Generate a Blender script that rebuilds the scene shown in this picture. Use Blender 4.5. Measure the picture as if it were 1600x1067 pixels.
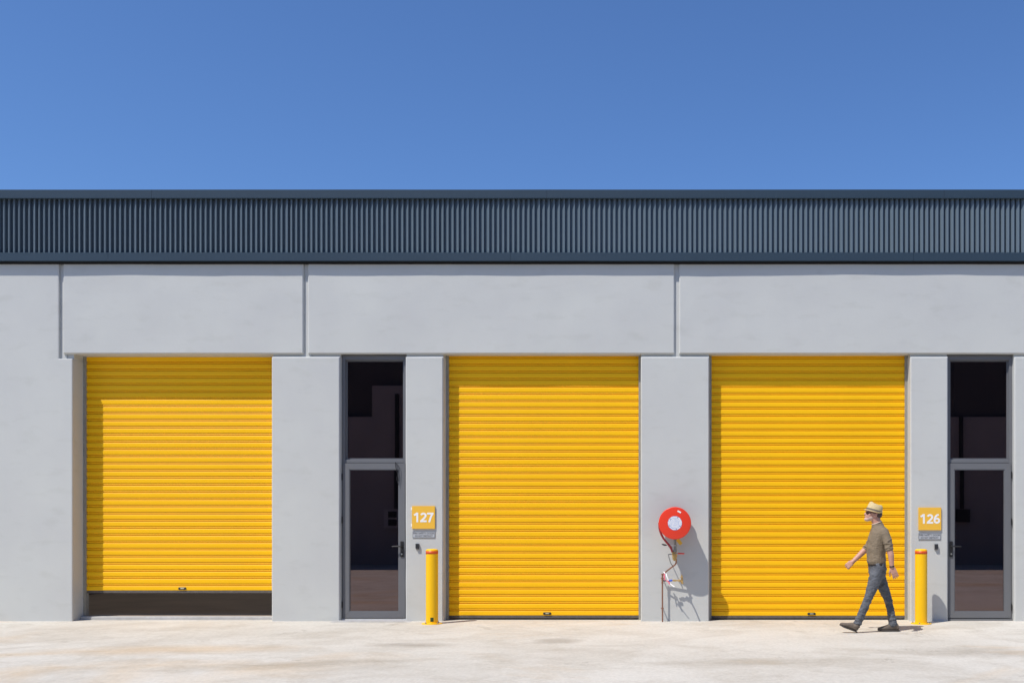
import bpy, bmesh, math, random
from mathutils import Vector, Matrix, noise, Quaternion

random.seed(7)
for o in list(bpy.data.objects):
    bpy.data.objects.remove(o, do_unlink=True)
scene = bpy.context.scene
C = scene.collection

# ------------------------------------------------------------------ camera
CAM_D, CAM_H, FPX = 15.0, 1.5, 1545.0        # metres from the facade, eye height, focal length in photo pixels
CX, HY = 1050.0, 815.5                       # vanishing point in the photograph
cam_d = bpy.data.cameras.new('camera')
cam = bpy.data.objects.new('camera', cam_d)
C.objects.link(cam)
cam.location = (0, -CAM_D, CAM_H)
cam.rotation_euler = (math.radians(90), 0, 0)
cam_d.sensor_fit = 'HORIZONTAL'
cam_d.sensor_width = 36.0
cam_d.lens = 36.0 * FPX / 1600.0
cam_d.shift_x = -(CX - 800.0) / 1600.0
cam_d.shift_y = (HY - 533.5) / 1600.0
cam_d.clip_end = 2000
scene.camera = cam

# ------------------------------------------------------------------ light
SUN_TRAVEL = Vector((1.0, 1.0, -2.25)).normalized()
SUN_EL = math.asin(-SUN_TRAVEL.z)
world = bpy.data.worlds.new('World')
scene.world = world
world.use_nodes = True
wn = world.node_tree.nodes
wl = world.node_tree.links
sky = wn.new('ShaderNodeTexSky')
sky.sky_type = 'NISHITA'
sky.sun_disc = False
sky.sun_elevation = SUN_EL
sky.sun_rotation = math.radians(225)
sky.altitude = 0
sky.air_density = 1.0
sky.dust_density = 0.6
sky.ozone_density = 2.5
tint = wn.new('ShaderNodeMix')               # the deep periwinkle blue of the whole clear sky
tint.data_type = 'RGBA'; tint.blend_type = 'MULTIPLY'; tint.inputs[0].default_value = 1.0
tint.inputs[7].default_value = (.71, .97, 1.35, 1)
wl.new(sky.outputs[0], tint.inputs[6])
wl.new(tint.outputs[2], wn['Background'].inputs[0])
wn['Background'].inputs[1].default_value = 0.108

sun_d = bpy.data.lights.new('sun', 'SUN')
sun_d.energy = 4.5
sun_d.angle = math.radians(0.5)
sun_d.color = (1.0, 0.945, 0.87)
sun = bpy.data.objects.new('sun', sun_d)
C.objects.link(sun)
sun.rotation_euler = SUN_TRAVEL.to_track_quat('-Z', 'Y').to_euler()
sun.location = (-10, -10, 25)

vs = scene.view_settings
vs.view_transform = 'Standard'
vs.look = 'None'
vs.exposure = 0.0
vs.gamma = 1.0
vs.use_curve_mapping = False

# ------------------------------------------------------------------ helpers
def X(px, y=0.0):
    """photo column -> metres across, for a point y metres behind the facade"""
    return (px - CX) * (CAM_D + y) / FPX
def Z(py, y=0.0):
    return CAM_H + (HY - py) * (CAM_D + y) / FPX

def obj(name, bm, mat=None, parent=None, smooth=False):
    me = bpy.data.meshes.new(name)
    if isinstance(bm, bmesh.types.BMesh):
        bmesh.ops.recalc_face_normals(bm, faces=bm.faces[:])
        bm.to_mesh(me); bm.free()
    else:
        me.from_pydata(*bm); me.update()
    if smooth:
        for p in me.polygons: p.use_smooth = True
    o = bpy.data.objects.new(name, me)
    C.objects.link(o)
    if mat is not None: me.materials.append(mat)
    if parent is not None: o.parent = parent
    return o
def link_copy(src, parent=None):
    o = src.copy(); C.objects.link(o); o.parent = parent
    return o
def tag(o, label=None, cat=None, group=None, kind=None):
    if label: o['label'] = label
    if cat: o['category'] = cat
    if group: o['group'] = group
    if kind: o['kind'] = kind
    return o
def empty(name, loc=(0, 0, 0)):
    o = bpy.data.objects.new(name, None)
    o.empty_display_size = 0.1
    C.objects.link(o); o.location = loc
    return o

def box(bm, x0, x1, y0, y1, z0, z1, bev=0.0, seg=2):
    b = bmesh.new()
    vs_ = [b.verts.new((x, y, z)) for x in (x0, x1) for y in (y0, y1) for z in (z0, z1)]
    for f in ((0,1,3,2),(4,6,7,5),(0,4,5,1),(2,3,7,6),(0,2,6,4),(1,5,7,3)):
        b.faces.new([vs_[i] for i in f])
    bmesh.ops.recalc_face_normals(b, faces=b.faces[:])
    if bev > 0:
        bmesh.ops.bevel(b, geom=b.edges[:], offset=bev, segments=seg, affect='EDGES', profile=0.6)
    merge(bm, b)
def merge(bm, b, M=None):
    if M is not None: bmesh.ops.transform(b, matrix=M, verts=b.verts[:])
    me = bpy.data.meshes.new('tmp'); b.to_mesh(me); b.free()
    bm.from_mesh(me); bpy.data.meshes.remove(me)
def frame_for(t, hint=Vector((0, 1, 0))):
    t = t.normalized()
    a = hint - t * hint.dot(t)
    if a.length < 1e-4:
        hint = Vector((1, 0, 0)); a = hint - t * hint.dot(t)
    a.normalize()
    return a, t.cross(a).normalized()
def tube(bm, pts, radii, n=14, flat=1.0, hint=Vector((0, 1, 0)), dome=True):
    """tapered tube through pts; 'flat' scales the radius along the hint axis; domed ends"""
    pts = [Vector(p) for p in pts]
    if not isinstance(radii, (list, tuple)): radii = [radii] * len(pts)
    flats = flat if isinstance(flat, (list, tuple)) else [flat] * len(pts)
    rings = []
    tang = []
    for i in range(len(pts)):
        a = pts[max(i-1, 0)]; b = pts[min(i+1, len(pts)-1)]
        tang.append((b - a).normalized())
    spec = []
    if dome:
        for f in (0.0, 0.38, 0.71, 0.92):
            s = math.sqrt(max(0.0, 1 - (1-f)**2)) if f > 0 else 0.02
            spec.append((pts[0] - tang[0]*radii[0]*(1-f), radii[0]*max(s, .02), flats[0], tang[0]))
    for p, r, fl, t in zip(pts, radii, flats, tang): spec.append((p, r, fl, t))
    if dome:
        for f in (0.92, 0.71, 0.38, 0.0):
            s = math.sqrt(max(0.0, 1 - (1-f)**2)) if f > 0 else 0.02
            spec.append((pts[-1] + tang[-1]*radii[-1]*(1-f), radii[-1]*max(s, .02), flats[-1], tang[-1]))
    for p, r, fl, t in spec:
        a, b = frame_for(t, hint)
        rings.append([bm.verts.new(p + a*(r*fl*math.cos(2*math.pi*k/n)) + b*(r*math.sin(2*math.pi*k/n))) for k in range(n)])
    for r0, r1 in zip(rings, rings[1:]):
        for k in range(n):
            bm.faces.new((r0[k], r0[(k+1) % n], r1[(k+1) % n], r1[k]))
    bm.faces.new(rings[0][::-1]); bm.faces.new(rings[-1])
def smooth_path(pts, n=6):
    """Catmull-Rom through pts"""
    P = [Vector(p) for p in pts]
    P = [P[0]*2 - P[1]] + P + [P[-1]*2 - P[-2]]
    out = []
    for i in range(1, len(P)-2):
        for k in range(n):
            t = k/n
            out.append(0.5*((2*P[i]) + (-P[i-1]+P[i+1])*t + (2*P[i-1]-5*P[i]+4*P[i+1]-P[i+2])*t*t + (-P[i-1]+3*P[i]-3*P[i+1]+P[i+2])*t**3))
    out.append(P[-2].copy())
    return out
def lathe(bm, prof, n=40, M=None):
    """profile of (radius, z) revolved about z"""
    b = bmesh.new(); rings = []
    for r, z in prof:
        rings.append([b.verts.new((r*math.cos(2*math.pi*k/n), r*math.sin(2*math.pi*k/n), z)) for k in range(n)])
    for r0, r1 in zip(rings, rings[1:]):
        for k in range(n):
            b.faces.new((r0[k], r0[(k+1) % n], r1[(k+1) % n], r1[k]))
    b.faces.new(rings[0][::-1]); b.faces.new(rings[-1])
    bmesh.ops.remove_doubles(b, verts=b.verts[:], dist=1e-6)
    merge(bm, b, M)
def ellipsoid(bm, c, r, R=None):
    b = bmesh.new()
    bmesh.ops.create_icosphere(b, subdivisions=3, radius=1.0)
    M = Matrix.Translation(Vector(c)) @ (R.to_4x4() if R else Matrix.Identity(4)) @ Matrix.Diagonal((*r, 1))
    merge(bm, b, M)
def extrude_x(prof, x0, x1, nx=1):
    """open (y,z) profile swept along x"""
    bm = bmesh.new(); cols = []
    for i in range(nx+1):
        x = x0 + (x1-x0)*i/nx
        cols.append([bm.verts.new((x, y, z)) for y, z in prof])
    for a, b in zip(cols, cols[1:]):
        for k in range(len(prof)-1):
            bm.faces.new((a[k], b[k], b[k+1], a[k+1]))
    return bm
def prism(bm, poly, y0, y1, bev=0.0):
    """(x,z) polygon given depth"""
    b = bmesh.new()
    f = [b.verts.new((x, y0, z)) for x, z in poly]; g = [b.verts.new((x, y1, z)) for x, z in poly]
    ff = b.faces.new(f); b.faces.new(g[::-1])
    n = len(poly)
    for i in range(n): b.faces.new((f[i], g[i], g[(i+1) % n], f[(i+1) % n]))
    bmesh.ops.recalc_face_normals(b, faces=b.faces[:])
    if bev: bmesh.ops.bevel(b, geom=b.edges[:], offset=bev, segments=2, affect='EDGES', profile=.6)
    merge(bm, b)
def remeshed(name, bm, voxel, mat, parent=None, smooth_it=4, disp=None):
    """fuse overlapping closed shapes into one continuous surface"""
    o = obj(name, bm, mat, parent)
    m = o.modifiers.new('fuse', 'REMESH'); m.mode = 'VOXEL'; m.voxel_size = voxel; m.use_smooth_shade = True
    if smooth_it:
        s = o.modifiers.new('soften', 'SMOOTH'); s.iterations = smooth_it; s.factor = .5
    if disp:
        tex = bpy.data.textures.new(name + '_folds', 'CLOUDS'); tex.noise_scale = disp[0]; tex.noise_depth = 1
        d = o.modifiers.new('folds', 'DISPLACE'); d.texture = tex; d.strength = disp[1]; d.mid_level = .5
        d.texture_coords = 'LOCAL'
    dg = bpy.context.evaluated_depsgraph_get(); dg.update()
    me = bpy.data.meshes.new_from_object(o.evaluated_get(dg))
    old = o.data; o.modifiers.clear(); o.data = me; bpy.data.meshes.remove(old)
    for p in me.polygons: p.use_smooth = True
    if not me.materials: me.materials.append(mat)
    return o
def text_mesh(name, body, size, mat, parent, x, y, z, width=None, bold=0.0, thick=0.002):
    cu = bpy.data.curves.new(name, 'FONT'); cu.body = body; cu.size = size
    cu.align_x = 'CENTER'; cu.align_y = 'CENTER'; cu.extrude = thick; cu.offset = bold; cu.resolution_u = 6
    t = bpy.data.objects.new(name + '_curve', cu); C.objects.link(t)
    dg = bpy.context.evaluated_depsgraph_get(); dg.update()
    me = bpy.data.meshes.new_from_object(t.evaluated_get(dg))
    bpy.data.objects.remove(t, do_unlink=True)
    xs = [v.co.x for v in me.vertices]; ys = [v.co.y for v in me.vertices]
    s = width / (max(xs) - min(xs)) if width else 1.0
    mx, my = (max(xs)+min(xs))/2, (max(ys)+min(ys))/2
    for v in me.vertices:
        v.co = Vector(((v.co.x-mx)*s, -v.co.z, (v.co.y-my)))
    me.materials.clear(); me.materials.append(mat)
    o = bpy.data.objects.new(name, me); C.objects.link(o); o.parent = parent
    o.location = (x, y, z)
    return o

# ------------------------------------------------------------------ materials
def mat(name, col, rough=0.6, var=0.0, vscale=3.0, col2=None, bump=0.0, bscale=60.0, metal=0.0, spec=0.5, stretch=(1, 1, 1), bdist=0.004, coat=0.0):
    m = bpy.data.materials.new(name); m.use_nodes = True
    nt = m.node_tree; N = nt.nodes; L = nt.links
    p = N['Principled BSDF']
    p.inputs['Base Color'].default_value = (*col, 1)
    p.inputs['Roughness'].default_value = rough
    p.inputs['Metallic'].default_value = metal
    p.inputs['Specular IOR Level'].default_value = spec
    p.inputs['Coat Weight'].default_value = coat
    tc = N.new('ShaderNodeTexCoord'); mp = N.new('ShaderNodeMapping')
    L.new(tc.outputs['Object'], mp.inputs[0]); mp.inputs['Scale'].default_value = stretch
    if var > 0 or col2:
        nz = N.new('ShaderNodeTexNoise'); nz.inputs['Scale'].default_value = vscale
        nz.inputs['Detail'].default_value = 6; nz.inputs['Roughness'].default_value = .62
        L.new(mp.outputs[0], nz.inputs[0])
        rp = N.new('ShaderNodeValToRGB')
        a = col if not col2 else col
        b = col2 if col2 else tuple(c*(1-var) for c in col)
        rp.color_ramp.elements[0].position = .33; rp.color_ramp.elements[1].position = .68
        rp.color_ramp.elements[0].color = (*b, 1); rp.color_ramp.elements[1].color = (*a, 1)
        L.new(nz.outputs[0], rp.inputs[0]); L.new(rp.outputs[0], p.inputs['Base Color'])
    if bump > 0:
        nb = N.new('ShaderNodeTexNoise'); nb.inputs['Scale'].default_value = bscale
        nb.inputs['Detail'].default_value = 5
        L.new(mp.outputs[0], nb.inputs[0])
        bp = N.new('ShaderNodeBump'); bp.inputs['Strength'].default_value = bump; bp.inputs['Distance'].default_value = bdist
        L.new(nb.outputs[0], bp.inputs['Height']); L.new(bp.outputs[0], p.inputs['Normal'])
    return m

M = {}
def wall_mat():
    m = mat('painted_concrete', (.54, .545, .56), .72, bump=.25, bscale=24, spec=.3)
    nt = m.node_tree; N = nt.nodes; L = nt.links; p = N['Principled BSDF']
    tc = N.new('ShaderNodeTexCoord')
    n1 = N.new('ShaderNodeTexNoise'); n1.inputs['Scale'].default_value = .9; n1.inputs['Detail'].default_value = 7; n1.inputs['Roughness'].default_value = .6
    n2 = N.new('ShaderNodeTexNoise'); n2.inputs['Scale'].default_value = 4; n2.inputs['Detail'].default_value = 8
    mp = N.new('ShaderNodeMapping'); mp.inputs['Scale'].default_value = (.6, 1, 1.6)
    L.new(tc.outputs['Object'], mp.inputs[0]); L.new(tc.outputs['Object'], n1.inputs[0]); L.new(mp.outputs[0], n2.inputs[0])
    r = N.new('ShaderNodeValToRGB')
    r.color_ramp.elements[0].position = .3; r.color_ramp.elements[0].color = (.510, .517, .500, 1)
    r.color_ramp.elements[1].position = .72; r.color_ramp.elements[1].color = (.555, .565, .535, 1)
    L.new(n1.outputs[0], r.inputs[0])
    mx = N.new('ShaderNodeMix'); mx.data_type = 'RGBA'; mx.blend_type = 'MULTIPLY'; mx.inputs[0].default_value = 1
    r2 = N.new('ShaderNodeValToRGB')
    r2.color_ramp.elements[0].position = .28; r2.color_ramp.elements[0].color = (.94, .94, .93, 1)
    r2.color_ramp.elements[1].position = .45; r2.color_ramp.elements[1].color = (1, 1, 1, 1)
    L.new(n2.outputs[0], r2.inputs[0])
    L.new(r.outputs[0], mx.inputs[6]); L.new(r2.outputs[0], mx.inputs[7]); L.new(mx.outputs[2], p.inputs['Base Color'])
    return m
M['wall'] = wall_mat()

def ground_mat():
    m = bpy.data.materials.new('concrete_apron'); m.use_nodes = True
    nt = m.node_tree; N = nt.nodes; L = nt.links; p = N['Principled BSDF']
    p.inputs['Roughness'].default_value = .8; p.inputs['Specular IOR Level'].default_value = .3
    tc = N.new('ShaderNodeTexCoord')
    def ns(scale, stretch, detail=8, rot=0.0, rough=.6, dist=0.0, loc=(0, 0, 0)):
        mp = N.new('ShaderNodeMapping'); mp.inputs['Scale'].default_value = stretch
        mp.inputs['Rotation'].default_value = (0, 0, rot); mp.inputs['Location'].default_value = loc
        L.new(tc.outputs['Object'], mp.inputs[0])
        n = N.new('ShaderNodeTexNoise'); n.inputs['Scale'].default_value = scale; n.inputs['Detail'].default_value = detail
        n.inputs['Roughness'].default_value = rough; n.inputs['Distortion'].default_value = dist
        L.new(mp.outputs[0], n.inputs[0]); return n
    def ramp(n, p0, c0, p1, c1):
        r = N.new('ShaderNodeValToRGB'); e = r.color_ramp.elements
        e[0].position, e[1].position = p0, p1; e[0].color = (*c0, 1); e[1].color = (*c1, 1)
        L.new(n.outputs[0], r.inputs[0]); return r
    def mult(a, b, fac=1.0):
        x = N.new('ShaderNodeMix'); x.data_type = 'RGBA'; x.blend_type = 'MULTIPLY'; x.inputs[0].default_value = fac
        L.new(a, x.inputs[6]); L.new(b, x.inputs[7]); return x.outputs[2]
    base = ramp(ns(.42, (.8, .9, 1), 8, .2, dist=.7), .34, (.55, .517, .452), .66, (.63, .60, .535))
    streak = ramp(ns(1.4, (.55, .6, 1), 10, .6, .70, .9), .40, (.895, .88, .86), .54, (1, 1, 1))
    streak2 = ramp(ns(2.4, (.5, .55, 1), 10, -.5, .70, .6, (3, 7, 0)), .38, (.92, .91, .895), .50, (1, 1, 1))
    fine = ramp(ns(38, (.6, .35, 1), 6, 0, .7), .34, (.90, .90, .89), .66, (1.05, 1.05, 1.05))
    rust = ramp(ns(.34, (.8, .9, 1), 7, .25, .6, .6, (11.3, 4.2, 0)), .57, (1, 1, 1), .72, (1.0, .86, .70))
    scuff = ramp(ns(1.6, (.6, .5, 1), 12, .1, .8, 1.0, (5, 2, 0)), .36, (.80, .785, .765), .42, (1, 1, 1))
    def spot(x_, y_, rx, ry, rot, n_, p0, p1, col_):
        """a stain with a place and outline of its own, broken up by noise"""
        mp = N.new('ShaderNodeMapping'); mp.vector_type = 'TEXTURE'
        mp.inputs['Location'].default_value = (x_, y_, 0); mp.inputs['Scale'].default_value = (rx, ry, 1); mp.inputs['Rotation'].default_value = (0, 0, rot)
        L.new(tc.outputs['Object'], mp.inputs[0])
        g_ = N.new('ShaderNodeTexGradient'); g_.gradient_type = 'SPHERICAL'; L.new(mp.outputs[0], g_.inputs[0])
        mu = N.new('ShaderNodeMath'); mu.operation = 'MULTIPLY'; L.new(g_.outputs[1], mu.inputs[0]); L.new(n_.outputs[0], mu.inputs[1])
        return ramp(mu, p0, (1, 1, 1), p1, col_)
    nA = ns(2.2, (.6, 1.0, 1), 9, .2, .7); nB = ns(5, (.5, 1.2, 1), 9, .1, .75)
    spots = [spot(-5.9, -3.35, 2.3, .75, .10, nA, .10, .42, (.97, .85, .72)), spot(-7.6, -3.9, 1.6, .35, .45, nA, .10, .40, (.95, .86, .75)),
             spot(-1.45, -2.5, .55, .55, .4, nB, .16, .36, (.72, .70, .68)), spot(-3.2, -2.9, 1.0, .45, 0, nB, .18, .40, (.74, .72, .70)),
             spot(3.6, -3.6, 1.8, .8, -.1, nB, .16, .45, (.80, .78, .76)), spot(-4.0, -4.6, 2.4, .5, .3, nB, .16, .42, (.80, .78, .75)),
             spot(1.0, -4.4, 2.2, .6, .05, nB, .16, .42, (.82, .80, .77))]
    c = mult(base.outputs[0], streak.outputs[0])
    for st_ in [streak2, fine, rust, scuff] + spots: c = mult(c, st_.outputs[0])
    L.new(c, p.inputs['Base Color'])
    bp = N.new('ShaderNodeBump'); bp.inputs['Strength'].default_value = .35; bp.inputs['Distance'].default_value = .006
    nb = ns(14, (1, 2.2, 1), 8, .2)
    L.new(nb.outputs[0], bp.inputs['Height']); L.new(bp.outputs[0], p.inputs['Normal'])
    return m
M['ground'] = ground_mat()
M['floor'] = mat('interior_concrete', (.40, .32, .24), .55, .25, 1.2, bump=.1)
M['sill'] = mat('sill_concrete', (.50, .49, .47), .85, .2, 9, bump=.6, bscale=40)
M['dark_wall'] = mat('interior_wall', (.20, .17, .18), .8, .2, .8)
M['yellow'] = mat('yellow_enamel_steel', (.97, .535, .004), .45, .04, .8, spec=.25, bump=.12, bscale=1.6, bdist=.02)
M['bollard'] = mat('yellow_powder_coat', (.95, .535, .006), .4, .03, 3, spec=.3)
M['seal'] = mat('rubber_seal', (.13, .115, .10), .8, .3, 20)
M['guide'] = mat('door_guide_steel', (.33, .31, .26), .55, .2, 10)
M['lock'] = mat('black_lock', (.02, .022, .018), .4, .2, 40)
M['lock_plate'] = mat('pale_lock_plate', (.55, .52, .30), .4, .3, 60)
M['cladding'] = mat('slate_blue_cladding', (.108, .146, .178), .42, .06, 1.5, spec=.5)
M['flashing'] = mat('slate_flashing', (.030, .052, .075), .45, .08, 1.2, spec=.4, bump=.08, bscale=2.5, stretch=(1, 1, 4))
M['gap_shade'] = mat('painted_shade_black', (.006, .006, .007), .8, .2, 5)  # near-black colour standing in for shade in the gap
M['alu'] = mat('grey_aluminium_frame', (.15, .155, .165), .42, .06, 3, spec=.45)
M['alu_light'] = mat('bright_aluminium', (.55, .56, .57), .4, .1, 8)
M['black'] = mat('black_metal', (.012, .012, .014), .55, .2, 30)
M['sign'] = mat('amber_sign', (.86, .49, .05), .4, .03, 10)
M['white'] = mat('white_print', (.85, .85, .84), .5, .03, 20)
M['plate'] = mat('grey_notice_plate', (.47, .49, .51), .4, .08, 25, metal=.0)
M['ink'] = mat('dark_print', (.09, .10, .12), .6, .1, 30)
M['reader'] = mat('dark_reader', (.03, .032, .038), .35, .2, 40)
M['reader_light'] = mat('grey_reader_base', (.20, .20, .21), .5, .1, 40)
M['red'] = mat('red_enamel', (.78, .045, .018), .38, .05, 8, spec=.45)
M['red_band'] = mat('red_reflective_tape', (.72, .09, .015), .4, .1, 25)
M['hose'] = mat('red_rubber_hose', (.36, .018, .03), .5, .15, 30)
M['steel'] = mat('dull_steel', (.30, .31, .30), .4, .2, 40, metal=.5)
M['brass'] = mat('brass', (.62, .42, .16), .35, .25, 50, metal=.6)
M['copper'] = mat('copper_pipe', (.36, .18, .12), .42, .3, 18, metal=.5)
M['tag_yellow'] = mat('yellow_tag', (.72, .42, .03), .5, .1, 30)
M['tag_pink'] = mat('pink_tag', (.75, .16, .22), .5, .1, 30)
M['tag_blue'] = mat('blue_handle', (.03, .10, .62), .45, .1, 30)
M['sticker'] = mat('green_sticker', (.05, .12, .03), .5, col2=(.015, .02, .01), vscale=90)

def label_mat():
    m = bpy.data.materials.new('printed_disc_label'); m.use_nodes = True
    nt = m.node_tree; N = nt.nodes; L = nt.links; p = N['Principled BSDF']; p.inputs['Roughness'].default_value = .4
    tc = N.new('ShaderNodeTexCoord')
    w = N.new('ShaderNodeTexWave'); w.wave_type = 'RINGS'; w.rings_direction = 'Y'; w.inputs['Scale'].default_value = 14
    w.inputs['Distortion'].default_value = 0
    n = N.new('ShaderNodeTexNoise'); n.inputs['Scale'].default_value = 70; n.inputs['Detail'].default_value = 2
    L.new(tc.outputs['Object'], w.inputs[0]); L.new(tc.outputs['Object'], n.inputs[0])
    mu = N.new('ShaderNodeMath'); mu.operation = 'MULTIPLY'; L.new(w.outputs[1], mu.inputs[0]); L.new(n.outputs[0], mu.inputs[1])
    r = N.new('ShaderNodeValToRGB'); r.color_ramp.elements[0].position = .30; r.color_ramp.elements[1].position = .48
    r.color_ramp.elements[0].color = (.80, .81, .83, 1); r.color_ramp.elements[1].color = (.18, .28, .55, 1)
    L.new(mu.outputs[0], r.inputs[0]); L.new(r.outputs[0], p.inputs['Base Color'])
    return m
M['disc_label'] = label_mat()

def glass_mat():
    m = bpy.data.materials.new('tinted_glass'); m.use_nodes = True
    nt = m.node_tree; N = nt.nodes; L = nt.links
    N.remove(N['Principled BSDF']); out = N['Material Output']
    t = N.new('ShaderNodeBsdfTransparent'); t.inputs[0].default_value = (.34, .27, .29, 1)
    g = N.new('ShaderNodeBsdfGlossy'); g.inputs['Roughness'].default_value = .004; g.inputs[0].default_value = (1, .79, .79, 1)
    f = N.new('ShaderNodeFresnel'); f.inputs[0].default_value = 2.15
    mx = N.new('ShaderNodeMixShader')
    L.new(f.outputs[0], mx.inputs[0]); L.new(t.outputs[0], mx.inputs[1]); L.new(g.outputs[0], mx.inputs[2]); L.new(mx.outputs[0], out.inputs[0])
    return m
M['glass'] = glass_mat()

# ------------------------------------------------------------------ the setting
b = bmesh.new()
vsq = [b.verts.new(p) for p in ((-400, -400, 0), (400, -400, 0), (400, 400, 0), (-400, 400, 0))]
b.faces.new(vsq)
tag(obj('ground', b, M['ground']), kind='structure')

# ------------------------------------------------------------------ the warehouse
B = empty('warehouse_building', (0, 0, 0))
tag(B, 'long grey precast warehouse with dark ribbed parapet and three yellow roller doors', 'building')
LEFT, RIGHT = X(-170), X(1790)      # ends of the modelled front, a little beyond the frame
DEEP = .36

def grid_panel(name, px0, px1, z0, z1, depth=DEEP, amp=.003, chamfer=.016, seed=0):
    x0, x1 = px0, px1; c = chamfer
    def axis(a, b_, step):
        n = max(2, int((b_-a-2*c)/step))
        return [a] + [a+c + (b_-a-2*c)*i/n for i in range(n+1)] + [b_]
    xs = axis(x0, x1, .12); zs = axis(z0, z1, .12)
    bm = bmesh.new(); V = {}
    for i, x in enumerate(xs):
        for k, z in enumerate(zs):
            edge = i in (0, len(xs)-1) or k in (0, len(zs)-1)
            nzv = noise.noise(Vector((x*.9, z*1.3, seed*7.3)))*amp + noise.noise(Vector((x*3.1, z*3.1, seed*3.1)))*amp*.35
            y = c if edge else nzv
            dx = dz = 0
            if edge:   # slightly hand-finished arris
                w = noise.noise(Vector((x*2.3, z*2.3, seed+40)))*.003
                if i == 0: dx = w
                if i == len(xs)-1: dx = -w
                if k == 0: dz = w
                if k == len(zs)-1: dz = -w
            V[i, k] = bm.verts.new((x+dx, y, z+dz))
    for i in range(len(xs)-1):
        for k in range(len(zs)-1):
            bm.faces.new((V[i, k], V[i+1, k], V[i+1, k+1], V[i, k+1]))
    ring = [(i, 0) for i in range(len(xs))] + [(len(xs)-1, k) for k in range(1, len(zs))] + \
           [(i, len(zs)-1) for i in range(len(xs)-2, -1, -1)] + [(0, k) for k in range(len(zs)-2, 0, -1)]
    back = [bm.verts.new((V[r].co.x, depth, V[r].co.z)) for r in ring]
    n = len(ring)
    for i in range(n):
        bm.faces.new((V[ring[i]], back[i], back[(i+1) % n], V[ring[(i+1) % n]]))
    bm.faces.new(back)
    o = obj(name, bm, M['wall'], B)
    return o

ZB, ZJ, ZP, ZT = 0.0, Z(552.5), Z(557.2), Z(404)      # ground, underside of headers, top of piers, top of panels
# left full-height panel with its notch over the first door
b = bmesh.new()
prism(b, [(LEFT, -.05), (X(113), -.05), (X(113), Z(560)), (X(91.8), Z(560)), (X(91.8), ZT), (LEFT, ZT)], 0, DEEP, .016)
obj('wall_panel', b, M['wall'], B)
for i, (a, c_) in enumerate(((98.2, 474.2), (480.8, 1054.2), (1061.2, 1790))):
    grid_panel('header_panel', X(a), X(c_), ZJ, ZT, seed=i, amp=.007)
for i, (a, c_) in enumerate(((424.3, 531), (633.6, 692.5), (1001.3, 1108.3), (1422.5, 1481.3), (1585, 1790))):
    grid_panel('wall_pier', X(a), X(c_), -.03, ZP, seed=10+i, amp=.002)
# recessed backing behind the open joints (dark shadow gaps)
for q_ in ((X(88), X(102), .038, .34, Z(561), ZT-.01), (X(470), X(485), .038, .34, Z(559), ZT-.01), (X(1050), X(1065), .038, .34, Z(559), ZT-.01)):
    b = bmesh.new(); box(b, *q_); obj('joint_sealant', b, M['wall'], B)
for a, c_ in ((92.5, 112.5), (424.8, 530.5), (634.1, 692), (1001.8, 1107.8), (1423, 1480.8), (1585.5, 1789)):
    b = bmesh.new(); box(b, X(a), X(c_), .05, .34, (Z(562) if a < 100 else ZP-.02), ZJ+.01); obj('joint_sealant', b, M['wall'], B)

# ribbed parapet, one sheet at a time
SH = .762; PITCH = .0762
Z0c, Z1c = Z(396.5, -.06), Z(309, -.06)
prof = []
for k in range(10):
    x = k*PITCH
    w = .0045 if k == 9 else 0.0
    prof += [(x+.000, .0), (x+.033, -.031), (x+.040+w, -.031), (x+.045+w, .026), (x+.0745, .026)]
prof.append((SH + .004, -.0005))
bmS = bmesh.new()
lo = [bmS.verts.new((x, y, Z0c)) for x, y in prof]; hi = [bmS.verts.new((x, y, Z1c)) for x, y in prof]
for i in range(len(prof)-1): bmS.faces.new((lo[i], lo[i+1], hi[i+1], hi[i]))
for f in bmS.faces: f.normal_update()
me_s = bpy.data.meshes.new('cladding_sheet'); bmS.to_mesh(me_s); bmS.free(); me_s.materials.append(M['cladding'])
x = X(63) - 3*SH
while x < RIGHT:
    s = bpy.data.objects.new('cladding_sheet', me_s); C.objects.link(s); s.parent = B
    s.location = (x, -.045 + random.uniform(-.0012, .0012), 0); s.rotation_euler = (0, random.uniform(-.0006, .0006), random.uniform(-.0012, .0012))
    x += SH
XA = X(63) - 3*SH
# cap and base flashings in lengths
def flashing(name, profile, cuts, m):
    for a, c_ in zip(cuts, cuts[1:]):
        bm = extrude_x(profile, a+.0015, c_-.0015, 12)
        for v in bm.verts:
            v.co.z += noise.noise(Vector((v.co.x*.8, 3.3, 1.0)))*.0025
            v.co.y += noise.noise(Vector((v.co.x*1.3, 9.1, v.co.z)))*.002
        obj(name, bm, m, B)
zc0, zc1 = Z(310.5, -.1), Z(297.3, -.1)
flashing('cap_flashing', [(-.030, zc0+.004), (-.095, zc0+.003), (-.112, zc0), (-.114, zc0+.012), (-.116, zc1), (-.107, zc1+.006), (.45, zc1-.03)],
         [XA, X(243), X(856), X(1472), RIGHT], M['flashing'])
zl0, zl1 = Z(407.5, -.09), Z(394.8, -.09)
flashing('base_flashing', [(.2, zl0+.004), (-.07, zl0+.003), (-.090, zl0), (-.092, zl1), (-.086, zl1+.003), (-.03, zl1+.02)],
         [XA, X(174), X(799), X(1425), RIGHT], M['flashing'])
b = bmesh.new()
box(b, XA, RIGHT, -.002, .3, zl0+.006, Z1c)
obj('parapet_frame', b, M['gap_shade'], B)
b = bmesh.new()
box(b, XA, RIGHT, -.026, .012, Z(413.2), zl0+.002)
obj('painted_shade_strip', b, M['gap_shade'], B)  # strip coloured near-black to paint the shade below the base flashing
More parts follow.
